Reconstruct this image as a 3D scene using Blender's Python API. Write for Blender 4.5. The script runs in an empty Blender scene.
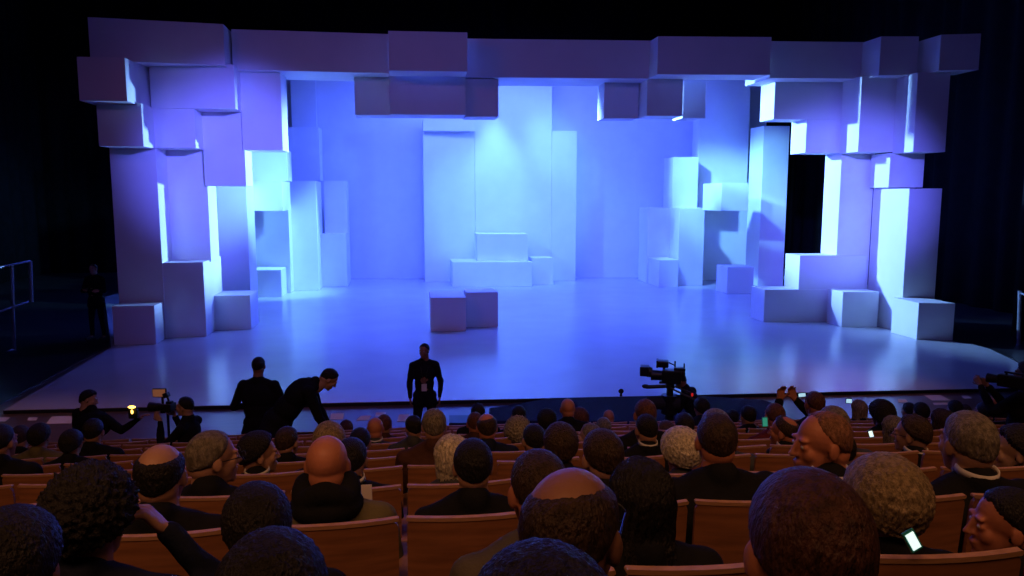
import bpy, bmesh, math, random
from mathutils import Vector, Matrix, noise
R=math.radians
sc=bpy.context.scene
col=sc.collection
random.seed(7)
# ------------------------------------------------------------------ camera and measuring helpers
F_PX=750.0; YAW=R(8.0); TILT=R(7.0); ZC=4.13; DECK=0.08
FW=Vector((math.sin(YAW),math.cos(YAW),0)); RT=Vector((math.cos(YAW),-math.sin(YAW),0))
CAM=Vector((0,0,ZC))
def _ray(px,py):
    u=(px-512)/F_PX; v=(288-py)/F_PX
    return u, math.cos(TILT)+v*math.sin(TILT), -math.sin(TILT)+v*math.cos(TILT)
def at(px,py,D):
    r,f,z=_ray(px,py); k=D/f
    return CAM+RT*(r*k)+FW*D+Vector((0,0,z*k))
def ground(px,py,z=0.0):
    r,f,dz=_ray(px,py); k=(z-ZC)/dz
    return CAM+RT*(r*k)+FW*(f*k)+Vector((0,0,dz*k))
cd=bpy.data.cameras.new('camera'); cam=bpy.data.objects.new('camera',cd); col.objects.link(cam)
cam.location=CAM; cam.rotation_euler=(R(90)-TILT,0,-YAW)
cd.sensor_width=36; cd.lens=F_PX/1024*36; cd.clip_end=200; cd.clip_start=.05
sc.camera=cam
# ------------------------------------------------------------------ materials
def mat(name,color=(.8,.8,.8),rough=.6,spec=.5,metal=0,emis=None,estr=0,objcol=False,noise_scale=0,noise_amt=.15,bump=0,bump_scale=40,stretch=(1,1,1),coat=0):
    m=bpy.data.materials.new(name); m.use_nodes=True; nt=m.node_tree; b=nt.nodes['Principled BSDF']
    b.inputs['Roughness'].default_value=rough; b.inputs['Metallic'].default_value=metal
    b.inputs['Specular IOR Level'].default_value=spec; b.inputs['Base Color'].default_value=(*color,1)
    b.inputs['Coat Weight'].default_value=coat
    src=None
    if objcol:
        oi=nt.nodes.new('ShaderNodeObjectInfo'); src=oi.outputs['Color']
    tc=nt.nodes.new('ShaderNodeTexCoord'); mp=nt.nodes.new('ShaderNodeMapping'); mp.inputs['Scale'].default_value=stretch
    nt.links.new(tc.outputs['Object'],mp.inputs['Vector'])
    if noise_scale:
        nz=nt.nodes.new('ShaderNodeTexNoise'); nz.inputs['Scale'].default_value=noise_scale; nz.inputs['Detail'].default_value=4
        nt.links.new(mp.outputs[0],nz.inputs['Vector'])
        mr=nt.nodes.new('ShaderNodeMapRange'); mr.inputs['From Min'].default_value=.3; mr.inputs['From Max'].default_value=.7
        mr.inputs['To Min'].default_value=1-noise_amt; mr.inputs['To Max'].default_value=1+noise_amt
        nt.links.new(nz.outputs['Fac'],mr.inputs['Value'])
        vm=nt.nodes.new('ShaderNodeVectorMath'); vm.operation='SCALE'
        if src: nt.links.new(src,vm.inputs[0])
        else: vm.inputs[0].default_value=color
        nt.links.new(mr.outputs[0],vm.inputs['Scale']); src=vm.outputs[0]
    if src: nt.links.new(src,b.inputs['Base Color'])
    if bump:
        n2=nt.nodes.new('ShaderNodeTexNoise'); n2.inputs['Scale'].default_value=bump_scale; n2.inputs['Detail'].default_value=5
        nt.links.new(mp.outputs[0],n2.inputs['Vector'])
        bp=nt.nodes.new('ShaderNodeBump'); bp.inputs['Strength'].default_value=bump; bp.inputs['Distance'].default_value=.02
        nt.links.new(n2.outputs['Fac'],bp.inputs['Height']); nt.links.new(bp.outputs[0],b.inputs['Normal'])
    if emis:
        b.inputs['Emission Color'].default_value=(*emis,1); b.inputs['Emission Strength'].default_value=estr
    return m
M={}
M['set']=mat('white_painted_flat',(.78,.78,.80),.62,.3,noise_scale=1.3,noise_amt=.03,bump=.03,bump_scale=9)
M['deck']=mat('glossy_white_stage_floor',(.50,.50,.53),.22,.6,noise_scale=.8,noise_amt=.04,bump=.012,bump_scale=6)
M['edge']=mat('black_edge',(.004,.004,.006),.8)
M['hall']=mat('polished_hall_floor',(.11,.075,.07),.30,.6,noise_scale=2,noise_amt=.15,bump=.03,bump_scale=20,stretch=(1,6,1))
M['dark_floor']=mat('dark_stage_floor',(.02,.02,.024),.33,.5,noise_scale=1,noise_amt=.3,bump=.03,bump_scale=8)
M['drape']=mat('black_drape',(.006,.006,.009),.95,.1,noise_scale=3,noise_amt=.3)
M['black']=mat('black_plastic',(.008,.008,.01),.4,noise_scale=30,noise_amt=.2)
M['rubber']=mat('dark_rubber',(.012,.012,.014),.8,noise_scale=30,noise_amt=.2)
M['glass']=mat('lens_glass',(.01,.012,.02),.06,.8,noise_scale=10,noise_amt=.1)
M['metal']=mat('painted_metal',(.35,.36,.42),.35,metal=.6,noise_scale=15,noise_amt=.1)
M['navy']=mat('navy_carpet',(.020,.022,.05),.9,.2,noise_scale=60,noise_amt=.3,bump=.2,bump_scale=200)
M['wood']=mat('orange_veneer',(.29,.115,.05),.45,.4,noise_scale=5,noise_amt=.22,stretch=(1,1,9),coat=.2)
M['edgewood']=mat('pale_plywood_edge',(.46,.24,.13),.5,.4,noise_scale=25,noise_amt=.15,stretch=(1,1,8))
M['red']=mat('red_upholstery',(.16,.006,.01),.9,.2,noise_scale=80,noise_amt=.2,bump=.15,bump_scale=300)
M['step']=mat('dark_step_carpet',(.022,.012,.014),.9,.2,noise_scale=50,noise_amt=.3)
M['skin']=mat('skin',(.4,.2,.13),.5,.35,objcol=True,noise_scale=14,noise_amt=.10,bump=.06,bump_scale=90)
M['hair']=mat('hair',(.05,.03,.02),.55,.35,objcol=True,noise_scale=70,noise_amt=.5,bump=.7,bump_scale=170,stretch=(1,1,.28))
M['cloth']=mat('cloth',(.02,.02,.02),.92,.15,objcol=True,noise_scale=9,noise_amt=.2,bump=.35,bump_scale=26)
M['linen']=mat('shirt_cotton',(.6,.6,.6),.85,.2,objcol=True,noise_scale=50,noise_amt=.06)
M['eye']=mat('eye',(.5,.48,.45),.2,noise_scale=5,noise_amt=.05)
M['paper']=mat('paper',(.62,.55,.52),.8,.2,noise_scale=6,noise_amt=.04)
M['screen']=mat('lit_screen',(.5,.8,.9),.3,emis=(.45,.8,1.0),estr=.8)
M['screen_white']=mat('lit_white_screen',(.8,.9,.9),.3,emis=(.75,1,.95),estr=1.0)
M['screen_green']=mat('lit_green_screen',(.1,.5,.4),.3,emis=(.03,.5,.35),estr=.35)
M['screen_amber']=mat('lit_amber_screen',(.4,.2,.1),.3,emis=(.35,.13,.06),estr=.35)
M['flame']=mat('glowing_lamp',(1,.6,.2),.3,emis=(1,.55,.08),estr=6)
M['teal']=mat('teal_edge',(.02,.25,.2),.4,noise_scale=10,noise_amt=.1)
M['tally']=mat('red_tally_light',(.5,.02,.02),.4,emis=(1,.03,.02),estr=.35)
# ------------------------------------------------------------------ object helpers
def tag(o,label=None,cat=None,group=None,kind=None):
    if label: o['label']=label
    if cat: o['category']=cat
    if group: o['group']=group
    if kind: o['kind']=kind
    return o
def empty(name,loc=(0,0,0),rz=0,**k):
    o=bpy.data.objects.new(name,None); col.objects.link(o); o.location=loc; o.rotation_euler=(0,0,rz); o.empty_display_size=.1
    return tag(o,**k)
def link(name,me,parent=None,m=None,color=None,loc=None,rot=None,scale=None):
    o=bpy.data.objects.new(name,me); col.objects.link(o)
    if m is not None and not me.materials: me.materials.append(M[m])
    if parent: o.parent=parent
    if color: o.color=(*color,1)
    if loc is not None: o.location=loc
    if rot is not None: o.rotation_euler=rot
    if scale is not None: o.scale=scale
    return o
def to_mesh(bm,name='mesh',smooth=False):
    me=bpy.data.meshes.new(name); bmesh.ops.recalc_face_normals(bm,faces=bm.faces); bm.to_mesh(me); bm.free()
    if smooth: me.polygons.foreach_set('use_smooth',[True]*len(me.polygons))
    return me
def bbox(bm,x0,x1,y0,y1,z0,z1,bev=0,rot=None):
    r=bmesh.ops.create_cube(bm,size=1)
    mt=Matrix.Translation(((x0+x1)/2,(y0+y1)/2,(z0+z1)/2))@Matrix.Diagonal((x1-x0,y1-y0,z1-z0,1))
    bmesh.ops.transform(bm,matrix=mt,verts=r['verts'])
    vs=r['verts']
    if rot is not None: bmesh.ops.transform(bm,matrix=rot,verts=vs)
    if bev:
        es=list({e for v in vs for e in v.link_edges})
        bmesh.ops.bevel(bm,geom=es,offset=bev,segments=2,affect='EDGES',profile=.6)
def ell(bm,c,r,rot=None,sub=3):
    q=bmesh.ops.create_icosphere(bm,subdivisions=sub,radius=1)
    mt=Matrix.Translation(c)@(rot.to_4x4() if rot is not None else Matrix())@Matrix.Diagonal((r[0],r[1],r[2],1))
    bmesh.ops.transform(bm,matrix=mt,verts=q['verts'])
def cyl(bm,p0,p1,r0,r1=None,seg=14):
    p0=Vector(p0);p1=Vector(p1); r1=r0 if r1 is None else r1
    d=p1-p0
    if d.length<1e-5: return
    q=bmesh.ops.create_cone(bm,cap_ends=True,segments=seg,radius1=r0,radius2=r1,depth=d.length)
    mt=Matrix.Translation((p0+p1)/2)@d.to_track_quat('Z','Y').to_matrix().to_4x4()
    bmesh.ops.transform(bm,matrix=mt,verts=q['verts'])
def cap(bm,p0,p1,r0,r1=None,sub=2):
    r1=r0 if r1 is None else r1
    cyl(bm,p0,p1,r0*.985,r1*.985); ell(bm,p0,(r0,)*3,sub=sub); ell(bm,p1,(r1,)*3,sub=sub)
def remesh(bm,voxel,smooth_it=4,name='body'):
    me=to_mesh(bm,name); o=bpy.data.objects.new(name,me); wk=bpy.data.scenes.new('work'); wk.collection.objects.link(o)
    m1=o.modifiers.new('r','REMESH'); m1.mode='VOXEL'; m1.voxel_size=voxel; m1.use_smooth_shade=True
    m2=o.modifiers.new('s','SMOOTH'); m2.iterations=smooth_it; m2.factor=.5
    vl=wk.view_layers[0]; vl.update(); dg=vl.depsgraph; dg.update()
    out=bpy.data.meshes.new_from_object(o.evaluated_get(dg),depsgraph=dg)
    out.name=name; bpy.data.scenes.remove(wk); bpy.data.objects.remove(o); bpy.data.meshes.remove(me)
    out.polygons.foreach_set('use_smooth',[True]*len(out.polygons))
    return out
def prism(pts,z0,z1):
    bm=bmesh.new(); a=[bm.verts.new((p[0],p[1],z0)) for p in pts]; b=[bm.verts.new((p[0],p[1],z1)) for p in pts]
    bm.faces.new(a); bm.faces.new(b[::-1]); n=len(pts)
    for i in range(n): bm.faces.new((a[i],b[i],b[(i+1)%n],a[(i+1)%n]))
    return bm
# ------------------------------------------------------------------ setting
def structure(name,me,m): o=link(name,me,None,m); o['kind']='structure'; return o
# hall floor (flat part), dark floor round the stage, raked seating floor
structure('floor',to_mesh(prism([(-30,10.3),(32,10.3),(32,50),(-30,50)],-.3,0)),'hall')
g=[ground(4,410,DECK),ground(111,347.5,DECK),at(105,300,30),at(200,300,41),at(860,300,41),ground(955,341.5,DECK),
   ground(972,344,DECK),ground(990,349,DECK),ground(1012,359.5,DECK),ground(1034,373,DECK),ground(1046,387,DECK)]
deck=prism([(p.x,p.y) for p in g],.0705,DECK)
structure('floor_stage',to_mesh(deck),'deck')
cx=sum(p.x for p in g)/len(g); cy=sum(p.y for p in g)/len(g)
structure('trim_stage_edge',to_mesh(prism([(cx+(p.x-cx)*1.0008,cy+(p.y-cy)*1.0015) for p in g],.004,.07)),'edge')
# dark boards beside the white stage floor
fl=ground(-60,412,0)
a0=ground(4,410,0); a1=ground(111,347.5,0)
structure('floor_wing_left',to_mesh(prism([(-28,a0.y-.5),(a0.x-.25,a0.y-.5+.45),(a1.x-.12,a1.y),(a1.x-.2,45),(-28,45)],.001,.02)),'dark_floor')
b0=ground(1046,387,0)
structure('floor_wing_right',to_mesh(prism([(b0.x+.3,b0.y),(30,b0.y),(30,45),(g[5].x+.4,45),(g[5].x+.3,g[5].y+.5),(g[8].x+.3,g[8].y+.3)],.001,.02)),'dark_floor')
# pleated black drapes
def drape(p0,p1,z0,z1,amp=.12,n=160):
    bm=bmesh.new(); p0=Vector((*p0,0)); p1=Vector((*p1,0)); d=(p1-p0); L=d.length; d.normalize(); nn=Vector((-d.y,d.x,0))
    prev=None
    for i in range(n+1):
        t=i/n*L; off=amp*math.sin(t*5.2+.8*math.sin(t*1.7))
        q=p0+d*t+nn*off; a=bm.verts.new((q.x,q.y,z0)); b=bm.verts.new((q.x,q.y,z1))
        if prev: bm.faces.new((prev[0],a,b,prev[1]))
        prev=(a,b)
    me=to_mesh(bm,smooth=True); return me
def dr(name,*a,**k):
    o=structure(name,drape(*a,**k),'drape'); s=o.modifiers.new('t','SOLIDIFY'); s.thickness=.02
dr('wall_back',(-29,43),(31,43),0.02,16)
dr('wall_left',(-19,21.5),(-19,43),.02,16)
dr('wall_right',(21,20),(21,43),.02,16)
dr('wall_left_hall',(-15.5,-2),(-15.5,21),0.0,16)
dr('wall_right_hall',(17.5,-2),(17.5,19.5),0.0,16)
structure('ceiling',to_mesh(prism([(-30,-4),(32,-4),(32,50),(-30,50)],16,16.2)),'drape')
structure('wall_rear',to_mesh(prism([(-16,-4.2),(18,-4.2),(18,-4),(-16,-4)],0,16)),'drape')
# ------------------------------------------------------------------ the white block set
def blkbm(px0,px1,yt,yb,D0,D1,dep):
    ym=(yt+(yb if yb!='F' else 300))/2
    A=at(px0,ym,D0); B=at(px1,ym,D1); pm=(px0+px1)/2; Dm=(D0+D1)/2
    z1=at(pm,yt,Dm).z; z0=DECK+.001 if yb=='F' else at(pm,yb,Dm).z
    p=[(A.x,A.y),(B.x,B.y),(B.x,B.y+dep),(A.x,A.y+dep)]
    bm=prism(p,z0,z1)
    bmesh.ops.bevel(bm,geom=list(bm.edges),offset=.008,segments=1,affect='EDGES')
    return bm
def blk(parent,name,*a):
    me=to_mesh(blkbm(*a)); me.transform(Matrix.Translation(-parent.location)); return link(name,me,parent,'set')
def single(name,label,cat,a,group=None):
    o=link(name,to_mesh(blkbm(*a)),None,'set'); return tag(o,label,cat,group)
t=empty('portal_tower',at(150,340,21),label='stepped white block tower at the left side of the stage opening',cat='stage set')
for a in [(89,224,20.5,63,20.2,21.0,1.5),     # top left slab
          (78,126,57,101,19.5,19.6,.95),(97.5,142.5,103,146.3,20.1,20.2,1.0),
          (150,234.5,64,108.5,21.1,21.2,.9),(151,195,108.5,148,21.12,21.2,.9),
          (241,281.5,66,150.2,22.0,22.1,1.1),(203,244.5,100,186,22.0,22.05,1.0),(160,208.5,148,262,22.05,22.15,1.0),
          (137,151.5,57,147,20.5,21.3,.3),(114,160,147.3,'F',20.95,21.15,1.0),(160,204,262.5,'F',21.15,21.45,2.1)]:
    blk(t,'block',*a)
t=empty('portal_lintel',at(512,60,22.5),label='long white beam of staggered blocks across the stage top',cat='stage set')
for a in [(232,389,31.5,71.5,21.65,22.3,1.7),(388.5,467.5,31.5,71.2,21.3,21.5,.95),(466,651,39.5,78,22.9,23.2,1.7),
          (389.5,465.5,73.8,114.8,22.45,22.6,1.0),(354.5,390,77,115,22.9,23.0,.9),(465.3,498.5,79,116.8,23.0,23.0,.9),
          (604,638.5,80,118.5,24.0,24.0,.8),(647,683,77,116,23.3,23.35,1.0),(683,706,80,118.2,24.2,24.2,.9),
          (657.5,771,36.5,74.8,22.45,22.55,1.0),(770.5,862.5,41.5,78.5,23.35,23.5,1.7)]:
    blk(t,'block',*a)
t=empty('portal_tower',at(870,340,23),label='stepped white block tower at the right side of the stage opening',cat='stage set')
for a in [(880,918,36.3,75.5,22.6,22.6,.95),(940,980,34,70.3,21.85,21.7,.95),
          (774.5,843,76,119.3,24.15,24.2,.95),(806,843,119.3,153,24.15,24.2,.95),
          (860,896,76,152,23.1,23.15,1.0),(915.5,948,72,152,22.2,22.15,.95),
          (838,871,153,'F',24.15,24.2,.95),(799,866,255.5,'F',24.0,24.05,.93),(764.6,832,289.5,'F',23.95,24.0,.93),
          (889.5,924,153,187.5,23.1,23.1,.95),(884,912,187.5,'F',23.45,23.45,.7),(906,938.5,188.5,'F',22.1,22.05,1.3)]:
    blk(t,'block',*a)
cubes=[(111.5,154,306,'F',20.15,20.3,.72,'white cube against the foot of the left portal tower, nearest the wing'),
 (211.5,250,295.5,'F',22.45,22.6,1.2,'white cube just right of the left portal tower, standing on the stage'),
 (430.5,466,297.5,'F',22.25,22.3,1.55,'square plain cube at the stage middle, left one of the touching pair'),
 (466.2,498,292.3,'F',22.95,23.05,1.0,'square plain cube at the stage middle, right one of the touching pair'),
 (843,879,291.8,'F',23.0,23.05,.85,'white cube set into the foot of the right portal tower'),
 (919,955.5,303.2,'F',20.95,20.85,1.15,'outermost white cube at the far right end of the stage'),
 (252,281.5,270,'F',29.8,29.9,1.3,'small white cube deep in the left bay beside bright column'),
 (727,753.5,267,'F',31.1,31.1,1.1,'small white cube deep in the right bay below bright block'),
 (659,678,260,'F',33.3,33.4,1.5,'low white box at the foot of the columns in the right bay')]
for *a,l in cubes: single('stage_cube',l,'cube',tuple(a))
def tower(label,blocks,name='set_column'):
    b=blocks[0]; t=empty(name,at(b[0],290,b[4]),label=label,cat='stage set')
    for a in blocks: blk(t,'block',*a)
tower('tall narrow white column behind the cube in the left bay',[(216,248.5,186,'F',26.6,26.7,1.3)])
tower('stack of offset white blocks with glowing cube hanging in the left bay',[(250,287,150,181,29.2,29.2,1.2),(252,282.5,181,211,28.0,28.0,1.9),(253,290,205,'F',31.3,31.3,.8)])
tower('stepped bright white column at the left of the back wall',[(289.5,317.5,181,'F',32.0,32.1,2.0),(318,347,234,'F',33.4,33.5,2.2),(324,347,181,236,34.4,34.5,1.2),(288,319.5,127,181,34.9,34.9,1.3)])
tower('white podium of three stacked steps before the back wall',[(452.6,532,262,'F',33.4,33.5,1.8),(477,528,234,262.3,33.9,33.95,1.3),(532,553.5,258,'F',34.1,34.2,1.1)],'stepped_podium')
tower('broad white centre panel with stepped right edge behind the podium',[(424,475,131,'F',35.3,35.5,1.2),(475,551.5,70,'F',35.5,35.8,1.2),(551.5,576,131,'F',35.75,35.9,1.1),(423,475,119,131,35.05,35.1,1.2)],'centre_panel')
tower('stepped white column cluster at the left of the right bay',[(673,698,157,208,34.9,34.9,1.3),(697,722,184,209,35.4,35.4,.9),(647,671.5,208,'F',35.0,35.0,1.3),(678.5,703.5,208,'F',33.8,33.9,1.5)])
tower('glowing white block projecting high in the right bay',[(721.5,748.5,183,211,31.6,31.6,2.0),(699,749,78,184,35.6,35.7,.8),(703,748,209,'F',36.2,36.3,.5)])
tower('tall slim white pillar left of the black doorway gap',[(760.5,786,126,'F',33.6,33.7,1.3)])
# back flat
def flat(name,px0,px1,D0,D1,ztop,th=.25):
    A=at(px0,280,D0);B=at(px1,280,D1)
    o=structure(name,to_mesh(prism([(A.x,A.y),(B.x,B.y),(B.x,B.y+th),(A.x,A.y+th)],DECK+.001,ztop)),'set'); return o
flat('wall_back_left',236,424.5,36.9,36.7,10.6)
flat('wall_back_middle',424.5,634,36.7,37.3,10.6)
flat('wall_back_right',634,760,37.3,37.2,10.6)
# plain white slab high on the back flat
single('header_panel','small plain white panel high on the back wall left',"stage set",(291,316,78,127,36.3,36.3,.3))
# ------------------------------------------------------------------ raked floor and seats
YR=[583,517,485,466,456,448.5,442,437,433,430,427.5]
rows=[]   # k from -2
def rowY(k): return 2.51+.86*k
def bend(X): return -max(0.0,X-1.0)*math.tan(R(5.0))
for k in range(-2,10):
    D=2.48+.85*k
    if k==-2: h=ZC-at(400,583,1.63).z-.24
    else: h=ZC-at(400,YR[k+1],D).z
    rows.append((rowY(k),ZC-h))     # seat line Y, top of seat back z
def floor_z(i): return rows[i][1]-.88
bm=bmesh.new()
for i,(Y,zt) in enumerate(rows):
    z=floor_z(i)
    y0=Y-.22 ; y1=rows[i+1][0]-.22 if i+1<len(rows) else 11.0
    if z<.02: z=.02
    pts=[(-12,y0),(1,y0),(15,y0+bend(15)),(15,y1+bend(15)),(1,y1),(-12,y1)]
    b2=prism(pts,-.3,z); me=to_mesh(b2); bm.from_mesh(me); bpy.data.meshes.remove(me)
structure('floor_rake',to_mesh(bm),'step')
# one theatre seat; origin on the floor below the back, facing +Y
def panel_bm(w,z0,z1,y0,y1,r,curve=.03,nx=10):
    # rounded upright panel, slightly curved in plan
    pts=[]
    for cxx,cz,a0 in ((w/2-r,z1-r,0),(-w/2+r,z1-r,90),(-w/2+r,z0+r,180),(w/2-r,z0+r,270)):
        for q in range(6): a=R(a0+q*18); pts.append((cxx+r*math.cos(a),cz+r*math.sin(a)))
    bm=bmesh.new(); fr=[bm.verts.new((x,y0,z)) for x,z in pts]; bk=[bm.verts.new((x,y1,z)) for x,z in pts]
    bm.faces.new(fr); bm.faces.new(bk[::-1]); n=len(pts)
    for i in range(n): bm.faces.new((fr[i],bk[i],bk[(i+1)%n],fr[(i+1)%n]))
    bmesh.ops.triangulate(bm,faces=[f for f in bm.faces if len(f.verts)>4])
    for xs in [(-w/2+w*j/8) for j in range(1,8)]:
        bmesh.ops.bisect_plane(bm,geom=bm.verts[:]+bm.edges[:]+bm.faces[:],plane_co=(xs,0,0),plane_no=(1,0,0))
    for v in bm.verts: v.co.y+= curve*(v.co.x/(w/2))**2 - (v.co.z-.5)*.10
    return bm
W=.49
seat_parts=[('backrest',to_mesh(panel_bm(W,.36,.88,-.012,.006,.035)),'wood'),
 ('edge_band',None,'edgewood'),
 ('back_cushion',to_mesh(panel_bm(W-.06,.46,.84,.008,.05,.03)),'red')]
bm=bmesh.new(); bbox(bm,-.205,.205,.05,.46,.37,.46,.02); seat_parts.append(('seat_cushion',to_mesh(bm),'red'))
# pale ply edge: thin lip along the top of the back
lip=panel_bm(W+.004,.872,.886,-.014,.008,.006); seat_parts[1]=('edge_band',to_mesh(lip),'edgewood')
bm=bmesh.new(); bbox(bm,-.03,.03,-.03,.36,.58,.62,.012); arm=to_mesh(bm)
bm=bmesh.new(); bbox(bm,-.02,.02,0,.3,0.0,.58,.008); bbox(bm,-.028,.028,-.04,.36,0,.03,.008); leg=to_mesh(bm)
bm=bmesh.new(); cyl(bm,(0,-.02,0),(0,-.008,0),.009,.009,10); bolt=to_mesh(bm)
ORD=['first','second','third','fourth','fifth','sixth','seventh','eighth','ninth','tenth','eleventh','twelfth','thirteenth','fourteenth','fifteenth','sixteenth','seventeenth','eighteenth','nineteenth','twentieth','twenty-first','twenty-second','twenty-third','twenty-fourth','twenty-fifth','twenty-sixth','twenty-seventh','twenty-eighth','twenty-ninth','thirtieth','thirty-first','thirty-second']
def proj(p):
    d=p-CAM; r=d.dot(RT); f=d.dot(FW); z=d.z
    D2=f*math.cos(TILT)-z*math.sin(TILT); u=f*math.sin(TILT)+z*math.cos(TILT)
    if D2<.05: return (-9999,-9999)
    return 512+F_PX*r/D2, 288-F_PX*u/D2
proto=None
def make_seat():
    t=empty('theatre_seat')
    for n,me,m in seat_parts: link(n,me,t,m)
    a=link('armrest',arm,t,'edgewood',loc=(-.26,0,0)); a=link('armrest',arm,t,'edgewood',loc=(.26,0,0))
    link('leg',leg,t,'black',loc=(-.26,0,0)); 
    for s in (-1,1): link('bolt',bolt,t,'black',loc=(s*.15,-.0,.62))
    return t
def copy_tree(o,parent=None):
    c=o.copy(); col.objects.link(c)
    if parent is not None:
        c.parent=parent
    for ch in list(o.children): copy_tree(ch,c)
    return c
allseats=[]
for i,(Y,zt) in enumerate(rows):
    if i<1: continue
    n=0; seq=[]
    for j in range(-30,40):
        X=-.03+.26+.52*j
        ang=0 if X<1.0 else -R(5.0)
        p=Vector((X,Y+bend(X),zt))
        px,py=proj(p)
        wpx=F_PX*.25/max(.3,(p-CAM).dot(FW))
        if px<-wpx or px>1024+wpx or X<-11.5 or X>14: continue
        if py>585: continue
        seq.append((X,p,ang))
    for q,(X,p,ang) in enumerate(seq):
        if proto is None: proto=make_seat(); s=proto
        else: s=copy_tree(proto)
        s.location=(p.x,p.y,zt-.88); s.rotation_euler=(0,0,ang)
        rw=['row closest to the viewer' if i==1 else ORD[i-1]+' row away from the viewer'][0]
        if i==len(rows)-1: rw='frontmost row facing the stage'
        tag(s,'wooden theatre seat, %s from the left in the %s'%(ORD[min(q,31)],rw),'seat','wooden theatre seats in rows')
        allseats.append(s)
# ------------------------------------------------------------------ people
def V(*a): return Vector(a)
def head_prims(bm,Mh):
    # head frame: origin at head centre, facing +Y
    tmp=bmesh.new()
    ell(tmp,(0,-.015,.03),(.074,.094,.085)); ell(tmp,(0,.022,-.038),(.060,.062,.074)); ell(tmp,(0,.066,-.098),(.024,.019,.017))
    ell(tmp,(0,.028,-.082),(.048,.05,.03)); ell(tmp,(0,.040,-.025),(.052,.045,.06)); ell(tmp,(0,.052,-.07),(.036,.034,.035))
    cap(tmp,(0,.084,.018),(0,.100,-.020),.008,.010); ell(tmp,(0,.104,-.027),(.012,.012,.010))
    for s in(-1,1): ell(tmp,(s*.011,.094,-.030),(.008,.010,.007)); ell(tmp,(s*.027,.078,.026),(.022,.012,.008)); ell(tmp,(s*.031,.074,.002),(.017,.012,.012))
    ell(tmp,(0,.085,-.057),(.022,.009,.0055)); ell(tmp,(0,.083,-.067),(.018,.009,.0065))
    for s in (-1,1):
        ell(tmp,(s*.075,-.010,-.006),(.009,.020,.032),Matrix.Rotation(R(-s*14),3,'Z')); ell(tmp,(s*.034,.056,-.026),(.023,.024,.028))
    ell(tmp,(0,-.040,-.028),(.064,.064,.060))
    cap(tmp,(0,-.03,-.05),(0,-.045,-.16),.060,.066)
    bmesh.ops.transform(tmp,matrix=Mh,verts=tmp.verts)
    me=to_mesh(tmp); bm.from_mesh(me); bpy.data.meshes.remove(me)
def hand_prims(bm,w,d,nrm,side,curl=.6,grow=1.0):
    d=d.normalized(); nrm=(nrm-d*nrm.dot(d)).normalized(); s=d.cross(nrm)*side
    for q in (-.026,-.009,.009,.026): cap(bm,w+d*.015+s*q*.6,w+d*.082+s*q,.015,.0125,sub=1)
    for q,L,b in ((-.030,.030,.012),(-.010,.040,.0),(.010,.044,.0),(.030,.038,.006)):
        p=w+d*(.088-b)+s*q; a=curl*.7; d1=(d*math.cos(a)+nrm*math.sin(a)); p1=p+d1*L
        a2=curl*1.7; d2=(d*math.cos(a2)+nrm*math.sin(a2)); p2=p1+d2*L*.75
        cap(bm,p,p1,.0088,.0082,sub=1); cap(bm,p1,p2,.0082,.007,sub=1)
    t0=w+d*.03+s*.026; t1=t0+(d*.6+s*.75+nrm*.3).normalized()*.036; t2=t1+(d*.85+s*.25+nrm*.45).normalized()*.03
    cap(bm,t0,t1,.0125,.010,sub=1); cap(bm,t1,t2,.010,.008,sub=1)
SEATED=dict(pel=V(0,0,.53),chest=V(0,-.03,.93),neck=V(0,-.03,1.085),head=V(0,.02,1.235),
 sh=[V(-.19,-.03,1.04),V(.19,-.03,1.04)],el=[V(-.245,.04,.73),V(.245,.04,.73)],wr=[V(-.10,.27,.66),V(.10,.27,.66)],
 hd=[V(.3,.9,-.1),V(-.3,.9,-.1)],hn=[V(0,0,-1),V(0,0,-1)],
 hip=[V(-.09,0,.53),V(.09,0,.53)],kn=[V(-.12,.42,.54),V(.12,.42,.54)],an=[V(-.12,.42,.10),V(.12,.42,.10)],ft=[V(-.13,.56,.035),V(.13,.56,.035)],curl=.6,tilt=(0,0))
STAND=dict(pel=V(0,0,.96),chest=V(0,-.01,1.30),neck=V(0,-.01,1.48),head=V(0,.03,1.675),
 sh=[V(-.19,-.01,1.43),V(.19,-.01,1.43)],el=[V(-.27,.0,1.14),V(.27,.0,1.14)],wr=[V(-.26,.08,.90),V(.26,.08,.90)],
 hd=[V(.05,.1,-1),V(-.05,.1,-1)],hn=[V(1,0,0),V(-1,0,0)],
 hip=[V(-.09,0,.93),V(.09,0,.93)],kn=[V(-.13,.01,.50),V(.13,.01,.50)],an=[V(-.15,-.01,.09),V(.15,-.01,.09)],ft=[V(-.17,.15,.035),V(.17,.15,.035)],curl=.5,tilt=(0,0))
def pose(base,**k):
    d=dict(base); d.update(k); return d
def Mhead(P,yaw):
    # tilt=(nod forward deg, lean right deg)
    return Matrix.Translation(P['head'])@Matrix.Rotation(R(-yaw),4,'Z')@Matrix.Rotation(R(-P['tilt'][0]),4,'X')@Matrix.Rotation(R(P['tilt'][1]),4,'Y')
_cache={}
def displace(me,f):
    nn=[v.normal.copy() for v in me.vertices]; cc=[v.co.copy() for v in me.vertices]
    flat=[]
    for c,n in zip(cc,nn): flat.extend(c+n*f(c))
    me.vertices.foreach_set('co',flat); me.update()
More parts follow.
